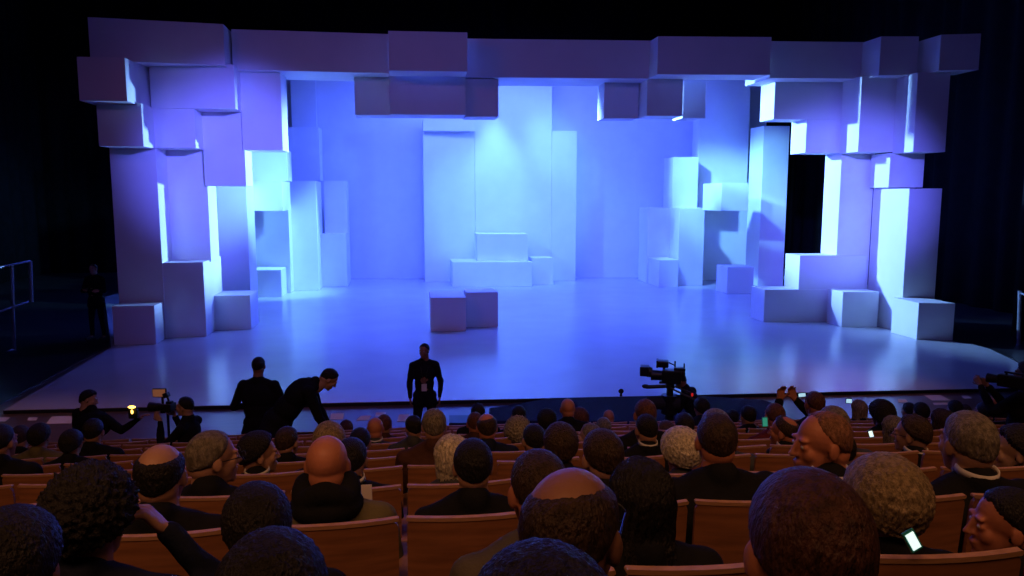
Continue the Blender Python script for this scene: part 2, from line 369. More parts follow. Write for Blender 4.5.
def body_mesh(pn,P,yaw):
    key=('b',pn,yaw)
    if key in _cache: return _cache[key]
    bm=bmesh.new(); head_prims(bm,Mhead(P,yaw))
    hb=Mhead(P,yaw)@V(0,-.045,-.15)
    cap(bm,hb,P['neck'],.064,.068); cap(bm,P['neck'],P['chest'],.06,.12); cap(bm,P['chest'],P['pel'],.12,.12)
    for i,s in ((0,-1),(1,1)):
        cap(bm,P['neck'],P['sh'][i],.05,.045); cap(bm,P['sh'][i],P['el'][i],.042,.036); cap(bm,P['el'][i],P['wr'][i],.034,.024)
        hand_prims(bm,P['wr'][i],P['hd'][i],P['hn'][i],-s,P['curl'])
        cap(bm,P['pel'],P['hip'][i],.1,.085); cap(bm,P['hip'][i],P['kn'][i],.072,.05); cap(bm,P['kn'][i],P['an'][i],.048,.034); cap(bm,P['an'][i],P['ft'][i],.035,.03)
    m=remesh(bm,.0055,2); m.materials.append(M['skin']); _cache[key]=m; return m
def jacket_mesh(pn,P,fat=1.0,hood=False):
    key=('j',pn,fat,hood)
    if key in _cache: return _cache[key]
    bm=bmesh.new(); up=(P['neck']-P['pel']).normalized()
    rq=up.to_track_quat('Z','Y').to_matrix(); 
    # keep width along the shoulder line
    sx=(P['sh'][1]-P['sh'][0]).normalized(); fy=up.cross(sx).normalized(); rq=Matrix((sx,fy,up)).transposed()
    pe=P['pel']; ch=P['chest']; mid=(pe+ch)/2
    ell(bm,pe,(.175*fat,.135*fat,.15),rq); ell(bm,mid,(.168*fat,.125*fat,.2),rq); ell(bm,ch,(.19*fat,.128*fat,.20),rq)
    ell(bm,ch+up*.05-fy*.02,(.185*fat,.10,.13),rq)
    cap(bm,P['sh'][0],P['sh'][1],.062,.062); 
    for i,s in ((0,-1),(1,1)):
        cap(bm,P['neck']+up*.01,P['sh'][i]*.75+P['neck']*.25,.070,.064); cap(bm,P['neck'],P['sh'][i],.066,.064); cap(bm,P['sh'][i],P['el'][i],.064*fat,.052); 
        cap(bm,P['el'][i],P['el'][i].lerp(P['wr'][i],.93),.052,.037)
    cap(bm,P['neck']-up*.02-fy*.01,P['neck']+up*.035-fy*.012,.074,.074)
    if 'stand' in pn or pn in('elbow','bend','photo','leanm','video','fold','oper'):
        for i in(0,1): cap(bm,P['pel'],P['hip'][i]-up*.10,.15*fat,.125*fat)
    if hood:
        for q in range(10):
            a=q/10*2*math.pi; ell(bm,P['neck']+V(math.cos(a)*.06,math.sin(a)*.06,.05),(.045,.045,.05),sub=2)
    me=remesh(bm,.010,5)
    displace(me,lambda c:noise.noise(c*7.0+V(fat,3,1))*.010+noise.noise(c*17.0)*.004)
    me.materials.append(M['cloth']); _cache[key]=me; return me
def trouser_mesh(pn,P):
    key=('t',pn)
    if key in _cache: return _cache[key]
    bm=bmesh.new()
    for i in (0,1):
        cap(bm,P['pel'],P['hip'][i],.125,.11); cap(bm,P['hip'][i],P['kn'][i],.095,.068); cap(bm,P['kn'][i],P['an'][i]+V(0,0,.02),.066,.05)
    me=remesh(bm,.011,4); me.materials.append(M['cloth']); _cache[key]=me; return me
def shoe_mesh(pn,P,i):
    key=('s',pn,i)
    if key in _cache: return _cache[key]
    bm=bmesh.new(); cap(bm,P['an'][i]+V(0,-.03,-.035),P['ft'][i]+V(0,.04,0),.045,.036); cap(bm,P['an'][i],P['an'][i]+V(0,0,-.03),.045,.045)
    me=remesh(bm,.009,3); me.materials.append(M['rubber']); _cache[key]=me; return me
def hair_mesh(style):
    key=('h',style)
    if key in _cache: return _cache[key]
    par=dict(short=(30,-22,-54,.007,.0012,22),thick=(28,-20,-56,.021,.0025,24),receding=(52,-18,-54,.0035,.001,20),ring=(60,-16,-54,.007,.002,20),
      crown=(32,-16,-54,.006,.0006,20),patch=(32,-16,-54,.009,.0015,20),curly=(30,-28,-52,.043,.012,17),poof=(30,-34,-55,.048,.0045,16),afro=(26,-20,-50,.055,.007,30),
      long=(32,-35,-60,.022,.003,10),bob=(30,-40,-60,.030,.005,14),cropped=(36,-16,-52,.004,.0012,24),flat=(34,-16,-50,.016,.004,18))[style]
    ef,es,eb,th,na,ns=par
    bm=bmesh.new(); q=bmesh.ops.create_icosphere(bm,subdivisions=6 if style in('curly','poof','afro','bob','long','thick','ring','crown','patch') else 5,radius=1)
    for v in bm.verts:
        n=v.co.normalized(); el=math.degrees(math.asin(max(-1,min(1,n.z)))); az=math.degrees(math.atan2(abs(n.x),-n.y)) # 0 back,180 front
        e0=(eb+(es-eb)*min(1,az/95)**1.3) if az<95 else es+(ef-es)*min(1,(az-95)/55)**.8
        m=(el-e0)/24.0
        if style=='ring': m=min(m,(40-el)/20+ .08*noise.noise(n*7))
        if style=='crown':
            c=n.dot(V(-.14,.16,.97).normalized()); m=min(m,(.80-c)*1.8)
        if style=='patch':
            c=n.dot(V(0,-.45,.89)); m=min(m,(.86-c)*5+.08*noise.noise(n*7))
        if style=='receding':
            side=abs(n.x); m=min(m,(el-e0+18*(1-side*1.5))/14)
        m+= (.22 if style not in('ring','crown','patch') else .05)*noise.noise(n*14); m=max(0,min(1,m)); m=m*m*(3-2*m)
        nn=noise.noise(n*ns*.5)*na+noise.noise(n*ns*1.4)*na*.5
        if style in('curly','afro'): nn+=abs(noise.noise(n*ns))*na
        t=-.006*(1-m)**2+m*((1+.75*min(0,n.z) if style in('poof','curly') else 1)*th*(1+.25*max(0,n.z))+nn)
        if n.z<0:
            h=math.hypot(n.x,n.y) or 1e-6; hp=(1-abs(n.z)**2.8)**(1/2.8); fx=hp/h if n.y<.3 else 1; zz=1.12 if n.y<.3 else 1.0
            v.co=V(n.x*fx*(.074+t),n.y*fx*(.090+t)-.018,n.z*zz*(.085+t)+.03)
        else: v.co=V(n.x*(.074+t),n.y*(.094+t)-.015,n.z*(.085+t)+.03)
    if style in('long','bob'):
        L=.30 if style=='long' else .12
        me=to_mesh(bm); bm=bmesh.new(); bm.from_mesh(me)
        ell(bm,(0,-.055,-.06),(.088,.065,.13)); 
        if style=='long':
            ell(bm,(0,-.085,-.18),(.092,.045,.17)); 
            for s in(-1,1): cap(bm,(s*.07,-.03,0),(s*.075,-.03,-.24),.035,.02)
        else:
            for s in(-1,1): cap(bm,(s*.07,-.02,.02),(s*.07,-.01,-.09),.035,.025)
        me=remesh(bm,.007,3)
        displace(me,lambda c:.004*math.sin(math.atan2(c.x,c.y)*34+3*noise.noise(c*12))+.003*noise.noise(c*40))
    else: me=to_mesh(bm,smooth=True)
    me.materials.clear(); me.materials.append(M['hair']); _cache[key]=me; return me
_b=bmesh.new(); _r=[]
for rr,zz in ((.074,-.022),(.0715,.0),(.070,.020),(.066,.020),(.066,-.022)):
    _r.append([_b.verts.new((math.cos(a/32*2*math.pi)*rr,math.sin(a/32*2*math.pi)*rr*1.02,zz-(.012 if math.sin(a/32*2*math.pi)>.5 else 0))) for a in range(32)])
for q in range(5):
    for a in range(32): _b.faces.new((_r[q][a],_r[q][(a+1)%32],_r[(q+1)%5][(a+1)%32],_r[(q+1)%5][a]))
collar_me=to_mesh(_b,smooth=True); collar_me.materials.append(M['linen'])
_b=bmesh.new(); ell(_b,(0,0,0),(.011,.0095,.0075)); eye_me=to_mesh(_b,smooth=True); eye_me.materials.append(M['eye'])
_b=bmesh.new()
for s in(-1,1):
    for a in range(14):
        q=a/14*2*math.pi;q2=(a+1)/14*2*math.pi
        cyl(_b,(s*.034+math.cos(q)*.025,.112,math.sin(q)*.019),(s*.034+math.cos(q2)*.025,.112,math.sin(q2)*.019),.0022,seg=6)
    cyl(_b,(s*.058,.112,.004),(s*.080,-.01,.006),.0022,seg=6)
cyl(_b,(-.01,.114,.003),(.01,.114,.003),.0022,seg=6)
glasses_me=to_mesh(_b); glasses_me.materials.append(M['black'])
SK=dict(w=(.42,.22,.15),p=(.50,.29,.21),d=(.26,.12,.075),r=(.46,.17,.10))
HC=dict(k=(.010,.008,.008),b=(.040,.022,.014),m=(.085,.045,.025),g=(.17,.14,.11),w=(.55,.47,.36),y=(.25,.18,.10),a=(.10,.035,.02),z=(.06,.022,.014),q=(.22,.095,.055),s=(.26,.22,.17))
CC=dict(k=(.008,.008,.010),n=(.010,.013,.03),g=(.05,.05,.055),o=(.12,.10,.055),b=(.06,.025,.018),r=(.12,.02,.02),t=(.09,.075,.06),l=(.2,.2,.24))
def person(pn,P,loc,rz,scale,yaw=0,skin='w',hair='short',hcol='k',coat='k',collar=False,glasses=False,fat=1.0,hood=False,trouser=(.010,.010,.014),label=None,group=None,eyes=False):
    t=empty('person',loc,rz,label=label,cat='person',group=group); t.scale=(scale,)*3
    link('body',body_mesh(pn,P,yaw),t,color=SK[skin])
    link('jacket',jacket_mesh(pn,P,fat,False),t,color=CC[coat])
    link('trousers',trouser_mesh(pn,P),t,color=trouser)
    for i in(0,1): link('shoe',shoe_mesh(pn,P,i),t)
    Mh=Mhead(P,yaw)
    if hair:
        h=link('hair',hair_mesh(hair),t,color=HC[hcol]); h.matrix_local=Mh
    if hood:
        bm_key=('scarf',)
        if bm_key not in _cache:
            b=bmesh.new()
            for a in range(16):
                q=a/16*2*math.pi; q2=(a+1)/16*2*math.pi
                cap(b,(math.cos(q)*.08,math.sin(q)*.075,.02*math.sin(q*3)),(math.cos(q2)*.08,math.sin(q2)*.075,.02*math.sin(q2*3)),.045,.045)
                cap(b,(math.cos(q)*.095,math.sin(q)*.09,-.05),(math.cos(q2)*.095,math.sin(q2)*.09,-.05),.04,.04,sub=1)
            _cache[bm_key]=remesh(b,.008,3); _cache[bm_key].materials.append(M['cloth'])
        h=link('scarf',_cache[bm_key],t,color=CC['k'],loc=P['neck']+V(0,-.005,.075))
    if collar:
        c=link('shirt_collar',collar_me,t,color=(.55,.52,.5),loc=P['neck']+V(0,-.008,.078),rot=(R(10),0,0),scale=(.96,.96,.6))
    if glasses:
        g2=link('glasses',glasses_me,t); g2.matrix_local=Mh
    if eyes:
        for s in(-1,1):
            e=link('eye',eye_me,t); e.matrix_local=Mh@Matrix.Translation((s*.031,.0775,.003))
    return t
WID=dict(short=.166,thick=.188,receding=.160,ring=.160,crown=.164,patch=.164,curly=.24,poof=.245,afro=.262,long=.19,bob=.208,cropped=.160,flat=.176,none=.154)
TOP=dict(short=.015,thick=.03,receding=.005,ring=0,crown=.002,patch=.012,curly=.06,poof=.06,afro=.065,long=.028,bob=.04,cropped=.008,flat=.02,none=0)
def rowD(i,px):
    Y=rows[i][0]+.25
    d=RT*((px-512)/F_PX)+FW
    # intersect with bent row line
    D=Y/d.y
    for _ in range(6):
        X=(d*D).x; D=(Y+bend(X))/d.y
    return D
placed=[]
def viewer(px,yt,w,hair='short',hcol='k',yaw=0,body=0,coat='k',skin='w',label='',fat=1.0,D=None,P=None,pn='seated',snap=True,**k):
    P=P or SEATED; st=hair or 'none'
    D0=F_PX*WID[st]/w
    if snap and (D is None or D>1.3):
        want=D or D0; cand=[]
        for i in range(len(rows)):
            q=rowD(i,px); X=(RT*((px-512)/F_PX*q)+FW*q).x; cand.append((abs(math.log(q/want)),q,i,X))
        cand.sort(); free=[c for c in cand if c[0]<.42 and all(c[2]!=i2 or abs(c[3]-X2)>.36 for i2,X2 in placed)]
        c=(free or cand)[0]; placed.append((c[2],c[3])); D=c[1]
    s=max(.88,min(1.15,w*D/(F_PX*WID[st])))
    p=at(px,yt,D)
    top=1.235+.115+TOP[st]
    z=p.z-s*top
    return person(pn,P,(p.x,p.y-.0,z),-R(body),s,yaw=yaw,skin=skin,hair=hair,hcol=hcol,coat=coat,fat=fat,label=label,**k)
LEAN=pose(SEATED,el=[V(-.245,.04,.73),V(.28,.20,.93)],wr=[V(-.10,.27,.66),V(.13,.16,1.15)],hd=[V(.3,.9,-.1),V(-.45,-.15,.6)],hn=[V(0,0,-1),V(-1,-.3,0)],curl=1.1)
PHONE=pose(SEATED,el=[V(-.27,.22,.93),V(.27,.22,.93)],wr=[V(-.17,.30,1.20),V(-.02,.32,1.20)],hd=[V(.1,.05,1),V(-.3,.05,.9)],hn=[V(0,-1,0),V(0,-1,0)],curl=.7)
L=[ # px, top, width, hair, colour, yaw, body turn, coat, skin, label, extras
(815,468,131,'short','z',0,6,'k','r','person nearest the viewer right of middle, huge dark reddish-brown back of head',{}),
(572,471,106,'crown','b',12,20,'k','d','man in glasses with bald forehead and dark hair, large in the middle foreground',dict(glasses=True)),
(545,548,176,'thick','k',0,0,'n','w','top of a dark head with blue sheen at the bottom middle edge',dict(D=.72)),
(268,532,112,'thick','k',0,0,'n','w','top of a black-haired head at the bottom edge, left of middle',dict(D=1.05)),
(5,508,66,'thick','k',0,0,'n','w','dark blurred head in the bottom left corner of the picture',dict(D=1.28)),
(85,464,92,'curly','k',0,8,'n','w','person with dark curly hair resting cheek on a hand at lower left',dict(P=LEAN,pn='lean',D=1.85)),
(255,483,70,'thick','k',0,-12,'k','w','black-haired person in front of the bald man with the scarf, lower left',dict(D=1.9)),
(643,460,66,'long','k',0,0,'k','w','woman with long straight black hair beside the man in glasses',dict(D=1.95)),
(890,455,84,'poof','y',0,0,'k','p','person with fluffy blond hair, lit tablet glowing in front',{}),
(1012,488,56,'short','k',-70,0,'k','r','man in profile facing left at the lower right edge',dict(eyes=True,D=2.3,snap=False)),
(158,446,49,'ring','k',0,0,'k','w','bald man with dark side hair and black jacket, left side',dict(D=2.6)),
(326,437,44,None,'k',0,0,'o','r','bald man in khaki coat with thick dark scarf',dict(hood=True)),
(351,437,33,'short','k',8,0,'k','w','dark-haired man with pale shirt collar beside the bald man with scarf',dict(collar=True,D=3.5)),
(473,438,42,'short','k',0,0,'k','w','black-haired man in dark jacket right of the centre aisle',{}),
(452,435,33,'bob','w',-15,0,'g','p','white-haired person partly behind the black-haired man near the aisle',dict(D=3.55)),
(540,450,62,'cropped','b',0,-8,'t','r','man with checked collar and brown cropped hair before the aisle row',dict(collar=True,D=2.05,fat=1.12)),
(603,428,43,'short','b',-10,0,'k','w','man with round dark brown hair showing his left ear, middle of hall',{}),
(682,427,32,'poof','w',-10,0,'g','p','person with bright white hair beside the broad-shouldered man',dict(D=4.0)),
(719,413,42,'cropped','b',10,0,'k','r','broad-shouldered man in black with cropped brown hair',dict(fat=1.25)),
(717,408,40,'short','g',0,0,'g','w','grey-topped head just showing behind the broad-shouldered man',dict(D=4.6)),
(826,413,54,'receding','q',-78,-10,'k','r','balding man in dark suit and white collar in profile facing left',dict(collar=True,eyes=True,D=2.9)),
(835,405,30,'short','g',0,0,'g','w','grey-haired head behind the balding man in profile',dict(D=4.6)),
(973,410,51,'short','g',0,0,'k','w','large grey-haired man in dark suit with white collar at right',dict(collar=True,fat=1.15,D=2.95)),
(1020,424,40,'thick','k',-60,0,'k','p','person with pale cheek looking left at the right edge',dict(eyes=True)),
(914,415,29,'flat','b',-40,0,'k','w','man in glasses with brown crest of hair, right of middle',dict(glasses=True,collar=True)),
(895,416,22,'long','g',0,0,'g','w','long-haired person half hidden behind the man with brown crest',dict(D=5.0)),
(211,430,42,'short','g',50,10,'k','w','grey-haired man in glasses turned to the right, left block',dict(glasses=True,eyes=True)),
(258,431,34,'thick','k',62,10,'k','w','young black-haired man with white collar in profile facing right',dict(collar=True,eyes=True)),
(287,426,23,'short','b',25,0,'k','w','dark-brown head left of the greyish-blond head, below the bending man',{}),
(328,421,33,'thick','y',-10,0,'k','w','greyish-blond rumpled head behind the bald man with scarf',{}),
(360,427,22,'short','k',10,0,'k','w','black head just left of the small bald head near the aisle',{}),
(375,418,17,None,'k',0,0,'g','r','small bald head in front block beside the centre aisle',dict(collar=True)),
(384,414,16,'short','a',0,0,'b','w','dark reddish head behind the small bald head near the aisle',{}),
(346,420,13,'bob','a',0,0,'r','r','small figure in red hood in the front rows left of the aisle',{}),
(413,415,18,'short','k',-20,0,'g','w','dark-haired head just right of the aisle, beside the man in brown',{}),
(434,408,26,'short','g',0,0,'b','w','grey-haired man in brown coat right of the centre aisle',dict(fat=1.1)),
(478,403,15,'short','k',0,0,'k','w','small dark head in the front row above the reddish head',{}),
(475,412,17,'cropped','a',0,0,'b','r','small reddish head beside the bald crown, middle front',{}),
(487,414,22,'crown','b',0,0,'n','r','dark head with shiny bald crown, middle front rows',{}),
(518,416,28,'curly','s',0,0,'k','w','person with curly grey hair in the middle front rows',{}),
(519,405,15,'short','k',0,0,'k','w','small black head in the front row above the curly grey hair',{}),
(534,424,24,'cropped','k',-8,0,'k','w','dark cropped head with pale neck, right of the curly grey hair',dict(D=4.9)),
(547,408,20,'thick','k',0,0,'k','w','dark round head in the front rows before the navy platform',{}),
(561,422,36,'thick','b',0,0,'k','w','large dark brown thick-haired head left of the man showing his ear',{}),
(568,399,15,None,'k',0,0,'k','r','small shaved head highest in the middle front row',{}),
(580,407,17,'thick','a',-20,0,'t','w','small auburn-haired head just below the shaved head',{}),
(590,423,20,'short','g',-50,0,'g','p','grey-haired person facing left beside the large dark brown head',{}),
(604,417,16,'short','g',0,0,'g','w','small grey head behind the man showing his left ear',{}),
(609,410,11,'none2','m',0,0,'k','r','tiny warm-lit bald head before the navy platform',{}),
(646,399,23,'cropped','a',0,0,'k','r','reddish cropped head directly below the television camera',{}),
(647,414,23,'cropped','k',-6,0,'k','w','black cropped head with white collar below the reddish cropped head',dict(collar=True)),
(666,420,16,'short','m',-35,0,'b','r','brown-haired head left of the bright white hair',{}),
(685,412,20,'short','k',0,0,'n','w','dark head above the bright white hair',{}),
(702,397,16,'thick','k',0,0,'n','w','small dark head in the front row right of the television camera',{}),
(733,409,13,'short','k',0,0,'k','w','tiny dark head behind and right of the grey-topped head',{}),
(749,405,16,'short','k',0,0,'k','w','small dark head left of the reddish-brown head, front rows',{}),
(749,421,22,'curly','g',10,0,'g','r','curly grey-brown head behind the broad-shouldered man',{}),
(776,403,20,'cropped','a',0,0,'r','r','reddish-brown round head right of the green screen',{}),
(785,416,23,'patch','b',-45,0,'k','r','man with bald patch on his crown looking left, right block',dict(collar=True)),
(816,391,19,'cropped','a',0,0,'k','r','reddish cropped man raising a lit phone in both hands',dict(P=PHONE,pn='phone')),
(860,400,15,'long','y',0,0,'k','p','blond person beside a raised phone, right front rows',{}),
(883,400,26,'afro','k',0,0,'k','d','person with big round black hair in the right front rows',{}),
(910,402,13,'short','k',0,0,'k','w','small black head right of the big round black hair',{}),
(922,402,15,'thick','k',0,0,'n','w','small bluish-black head in front of the light floor sheet, right',{}),
(943,409,20,'long','b',0,0,'b','w','long brown hair just left of the large grey-haired man',{}),
(956,400,14,'thick','k',0,0,'k','w','small dark head above the large grey-haired man',{}),
(985,402,14,'short','k',0,0,'n','w','small dark head up and right of the large grey-haired man',{}),
(997,395,12,None,'k',0,0,'k','r','tiny bald pinkish head near the front row far right',{}),
(1002,403,13,'short','a',-20,0,'k','r','small dark reddish head below the tiny bald pinkish head',{}),
(-1,424,26,'short','k',15,0,'k','w','dark head cut by the left edge of the picture',{}),
(19,425,18,'short','b',0,0,'k','w','brown-tinged head, left one of the pair near the left edge',{}),
(38,423,21,'thick','k',0,0,'o','w','black head, right one of the pair near the left edge',{}),
(70,429,22,'thick','k',0,0,'k','w','low round dark head between the pair and the leaning man',{}),
(92,418,20,'short','k',0,0,'k','w','upright dark head in front of the leaning man with the lamp',{}),
(457,406,10,'short','k',0,0,'k','w','tiny dark head before the black stage box',{}),
(628,412,11,'short','b',0,0,'k','w','tiny brown head left of the reddish cropped head',{}),
(966,404,11,'short','b',0,0,'k','w','tiny brown head between two dark ones at far right',{}),
(842,430,20,'short','k',0,0,'k','w','dark lowered head right of the balding man in profile',dict(D=4.4)),
]
L=[x for x in L if x[0] not in (457,628)]
for px,yt,w,h,hc,yw,bd,ct,sk,lab,ex in L:
    if h=='none2': h=None
    viewer(px,yt,w,h,hc,yw,bd,ct,sk,label=lab,**ex)
# ------------------------------------------------------------------ people standing in front of the stage
def stander(px,yt,D,P,pn,label,scale=1.0,rz=0,**k):
    p=at(px,yt,D); Mh=Mhead(P,k.get('yaw',0)); 
    hx=P['head']; top=max((Mh@V(0,-.015,.115+.015)).z,hx.z+.08)
    q=Matrix.Rotation(rz,3,'Z')@(V(hx.x,hx.y,0)*scale)
    return person(pn,P,(p.x-q.x,p.y-q.y,p.z-scale*top),rz,scale,label=label,**k)
FV=math.pi-YAW   # facing the viewer
ELB=pose(STAND,el=[V(-.335,.02,1.15),V(.335,.02,1.15)],wr=[V(-.10,.24,1.12),V(.10,.24,1.12)],hd=[V(1,.3,0),V(-1,.3,0)],hn=[V(0,0,-1),V(0,0,-1)])
stander(258.5,356,10.2,ELB,'elbow','person in black suit standing with their back to us before the stage',1.10,rz=-YAW,fat=1.22,skin='d',hair='short',hcol='k')
BEND=pose(STAND,pel=V(0,-.10,.98),chest=V(0,.14,1.28),neck=V(0,.30,1.36),head=V(0,.47,1.42),tilt=(42,0),
  sh=[V(-.19,.24,1.34),V(.19,.24,1.34)],el=[V(-.24,.34,1.06),V(.24,.34,1.06)],wr=[V(-.16,.44,.86),V(.16,.44,.86)],hd=[V(0,.4,-1),V(0,.4,-1)],
  hip=[V(-.09,-.1,.95),V(.09,-.1,.95)],kn=[V(-.12,-.02,.5),V(.12,-.02,.5)],an=[V(-.12,-.1,.09),V(.12,-.1,.09)],ft=[V(-.13,.05,.035),V(.13,.05,.035)])
stander(329,370,9.3,BEND,'bend','person in black bending forward to the right before the stage',1.12,rz=-YAW-R(75),fat=1.15,hair='short',hcol='k',eyes=True)
M3=pose(STAND,el=[V(-.26,-.03,1.15),V(.24,-.02,1.14)],wr=[V(-.24,.06,.90),V(.235,.04,.90)],hip=[V(-.09,0,.93),V(.09,0,.93)])
p3=stander(424,343,11.9,M3,'stand3','man in black with a white badge standing facing the audience',1.0,rz=FV+R(12),yaw=12,tilt=None,eyes=True) if False else stander(424,343,11.9,M3,'stand3','man in black with a white badge standing facing the audience',1.0,rz=FV+R(8),yaw=25,hair='short',hcol='k',skin='d',eyes=True,fat=.95)
bm=bmesh.new(); bbox(bm,-.042,.042,-.003,.003,-.06,.06,.002); b=link('badge',to_mesh(bm),p3,'paper',loc=(.01,.150,1.10)); 
bm=bmesh.new()
for s in(-1,1): cyl(bm,(s*.06,.10,1.42),(.01+s*.01,.148,1.16),.003,seg=6)
link('lanyard',to_mesh(bm),p3,'black')
# photographer
PHO=pose(STAND,pel=V(0,-.02,.56),chest=V(0,-.01,.90),neck=V(0,-.0,1.08),head=V(0,.03,1.255),sh=[V(-.19,-.01,1.03),V(.19,-.01,1.03)],
 el=[V(-.22,.22,.80),V(.24,.16,.76)],wr=[V(-.08,.30,1.10),V(.07,.20,1.12)],hd=[V(.1,.6,.8),V(.0,.5,.8)],hn=[V(1,0,-.2),V(-1,0,-.2)],curl=1.0,
 hip=[V(-.09,0,.54),V(.09,0,.54)],kn=[V(-.16,.38,.50),V(.14,.28,.1)],an=[V(-.16,.34,.10),V(.14,-.12,.09)],ft=[V(-.16,.48,.035),V(.14,-.2,.04)])
rzp=-YAW+R(84)
t=stander(184,396,8.7,PHO,'photo','photographer in dark shirt aiming a camera to the left',1.0,rz=rzp,hair='short',hcol='k',skin='w',eyes=True,coat='k',trouser=(.12,.10,.09),fat=.92)
def incam(t,p): return t.matrix_world@V(*p)
bpy.context.view_layer.update()
def local_thing(name,cat,label,t,off):
    e=empty(name,t.matrix_world@V(*off),0,label=label,cat=cat); e.rotation_euler=t.rotation_euler; e.scale=t.scale; return e
c=local_thing('photo_camera','camera','black photo camera with long lens at the photographer\'s eye',t,(0,.20,1.25))
bm=bmesh.new(); bbox(bm,-.07,.07,-.03,.05,-.05,.04,.01); bbox(bm,-.03,.03,-.02,.05,.03,.07,.01); link('camera_body',to_mesh(bm),c,'black')
bm=bmesh.new(); cyl(bm,(0,.05,-.01),(0,.15,-.01),.04,.04,20); cyl(bm,(0,.15,-.01),(0,.27,-.01),.048,.058,20); link('lens',to_mesh(bm),c,'black')
bm=bmesh.new(); bbox(bm,-.035,.035,-.03,.03,.12,.18,.01); cyl(bm,(0,0,.05),(0,0,.13),.012); link('flash_unit',to_mesh(bm),c,'black',rot=(R(-20),0,0))
tp=at(159,393,9.0); e=empty('light_panel',tp,-YAW,label='small amber lit panel on a thin stand in front of the photographer',cat='light panel')
bm=bmesh.new(); bbox(bm,-.085,.085,0,.03,-.055,.055,.008); link('housing',to_mesh(bm),e,'black')
bm=bmesh.new(); bbox(bm,-.077,.077,-.004,.001,-.047,.047,.002); link('screen',to_mesh(bm),e,'screen_amber')
bm=bmesh.new(); cyl(bm,(.03,.02,-.05),(.03,.02,-.22),.014); bbox(bm,.0,.06,0,.04,-.26,-.21,.01); link('bracket',to_mesh(bm),e,'black')
fz=floor_z(9)
bm=bmesh.new(); cyl(bm,(.07,.05,-.2),(.07,.05,-(tp.z-fz)+.0),.016,.016); bbox(bm,.02,.1,.01,.07,-.24,-.19,.01); link('monopod',to_mesh(bm),e,'black')
# leaning man with lamp
LEANM=pose(STAND,pel=V(-.12,0,.96),chest=V(.10,.02,1.22),neck=V(.06,.05,1.37),head=V(.0,.09,1.515),tilt=(5,-18),
  sh=[V(-.10,.0,1.36),V(.28,.03,1.30)],el=[V(-.2,.05,1.08),V(.44,.12,1.14)],wr=[V(-.12,.2,.9),V(.66,.2,1.30)],hd=[V(.2,.6,-.4),V(.8,.1,.5)],hn=[V(0,0,-1),V(0,0,-1)])
t5=stander(89,391,9.9,LEANM,'leanm','man in dark jacket leaning sideways holding up a glowing lamp',1.05,rz=-YAW-R(15),yaw=70,hair='thick',hcol='k',skin='w',eyes=True,fat=1.25,trouser=(.01,.03,.15))
lp=at(133,409,9.7); e=empty('hand_lamp',lp,-YAW,label='small dark device with bright yellow light held by the leaning man',cat='lamp')
bm=bmesh.new(); bbox(bm,-.06,.06,-.02,.03,-.13,.0,.012); link('housing',to_mesh(bm),e,'black')
bm=bmesh.new(); ell(bm,(0,-.03,.035),(.05,.02,.018)); ell(bm,(.0,-.03,-.03),(.014,.012,.03)); link('bulb',to_mesh(bm),e,'flame')
# videographer at the right edge
VID=pose(STAND,el=[V(-.28,.20,1.25),V(.24,.26,1.2)],wr=[V(-.16,.40,1.50),V(.08,.42,1.45)],hd=[V(.2,.6,.6),V(-.2,.6,.6)],hn=[V(1,0,0),V(-1,0,0)],curl=1.0)
stander(1026,362,8.6,VID,'video','dark camera operator cut by the right edge of the picture',1.08,rz=-YAW+R(35),hair='thick',hcol='k',skin='d',fat=1.3)
vp=at(1014,382,8.3); e=empty('video_camera',vp,-YAW+R(40),label='black video camera held by the operator at the right edge',cat='camera')
bm=bmesh.new(); bbox(bm,-.05,.05,-.16,.16,-.07,.07,.02); bbox(bm,-.02,.02,-.1,.1,.09,.11,.008); cyl(bm,(0,-.08,.06),(0,-.08,.1),.012); cyl(bm,(0,.08,.06),(0,.08,.1),.012); link('camera_body',to_mesh(bm),e,'black')
bm=bmesh.new(); cyl(bm,(0,.16,0),(0,.27,0),.045,.055,20); link('lens',to_mesh(bm),e,'black')
# stagehand in the dark wing, arms folded
FOLD=pose(STAND,el=[V(-.27,.06,1.16),V(.27,.06,1.16)],wr=[V(.05,.19,1.20),V(-.05,.17,1.17)],hd=[V(1,0,.1),V(-1,0,.1)],hn=[V(0,-1,0),V(0,-1,0)],curl=.4)
p=at(98,330,21.3); person('fold',FOLD,(p.x,p.y,.021),FV+R(-6),1.22,yaw=-5,skin='w',hair='short',hcol='b',coat='k',eyes=True,label='person in dark clothes with folded arms in the wing left of the set')
# ------------------------------------------------------------------ television camera with operator
tv=at(667,377.5,11.6); fw=FW
e=empty('television_camera',(tv.x,tv.y,0),-YAW+R(78),label='large black television camera on a pedestal, pointing left before the stage',cat='camera')
H=tv.z
def prt(name,bm,m='black'): return link(name,to_mesh(bm),e,m)
bm=bmesh.new(); bbox(bm,-.10,.10,-.22,.08,H-.08,H+.13,.02); bbox(bm,-.08,.08,-.28,-.2,H-.03,H+.12,.02); bbox(bm,-.06,.06,-.28,-.10,H+.12,H+.17,.01)
prt('camera_body',bm)
bm=bmesh.new(); cyl(bm,(0,.06,H+.03),(0,.25,H+.03),.075,.085,24); prt('lens',bm)
bm=bmesh.new(); bbox(bm,-.10,.10,.28,.42,H+.02,H+.17,.012); cyl(bm,(0,.24,H+.07),(0,.30,H+.08),.08,.09,20); h=prt('lens_hood',bm)
bm=bmesh.new(); cyl(bm,(0,.415,H+.09),(0,.425,H+.09),.06,.06,24); link('front_glass',to_mesh(bm),h,'glass')
bm=bmesh.new(); bbox(bm,-.09,.09,-.02,.16,H+.17,H+.27,.02); cyl(bm,(0,.05,H+.12),(0,.05,H+.18),.02); bbox(bm,-.1,.1,.14,.17,H+.17,H+.28,.005); prt('viewfinder',bm)
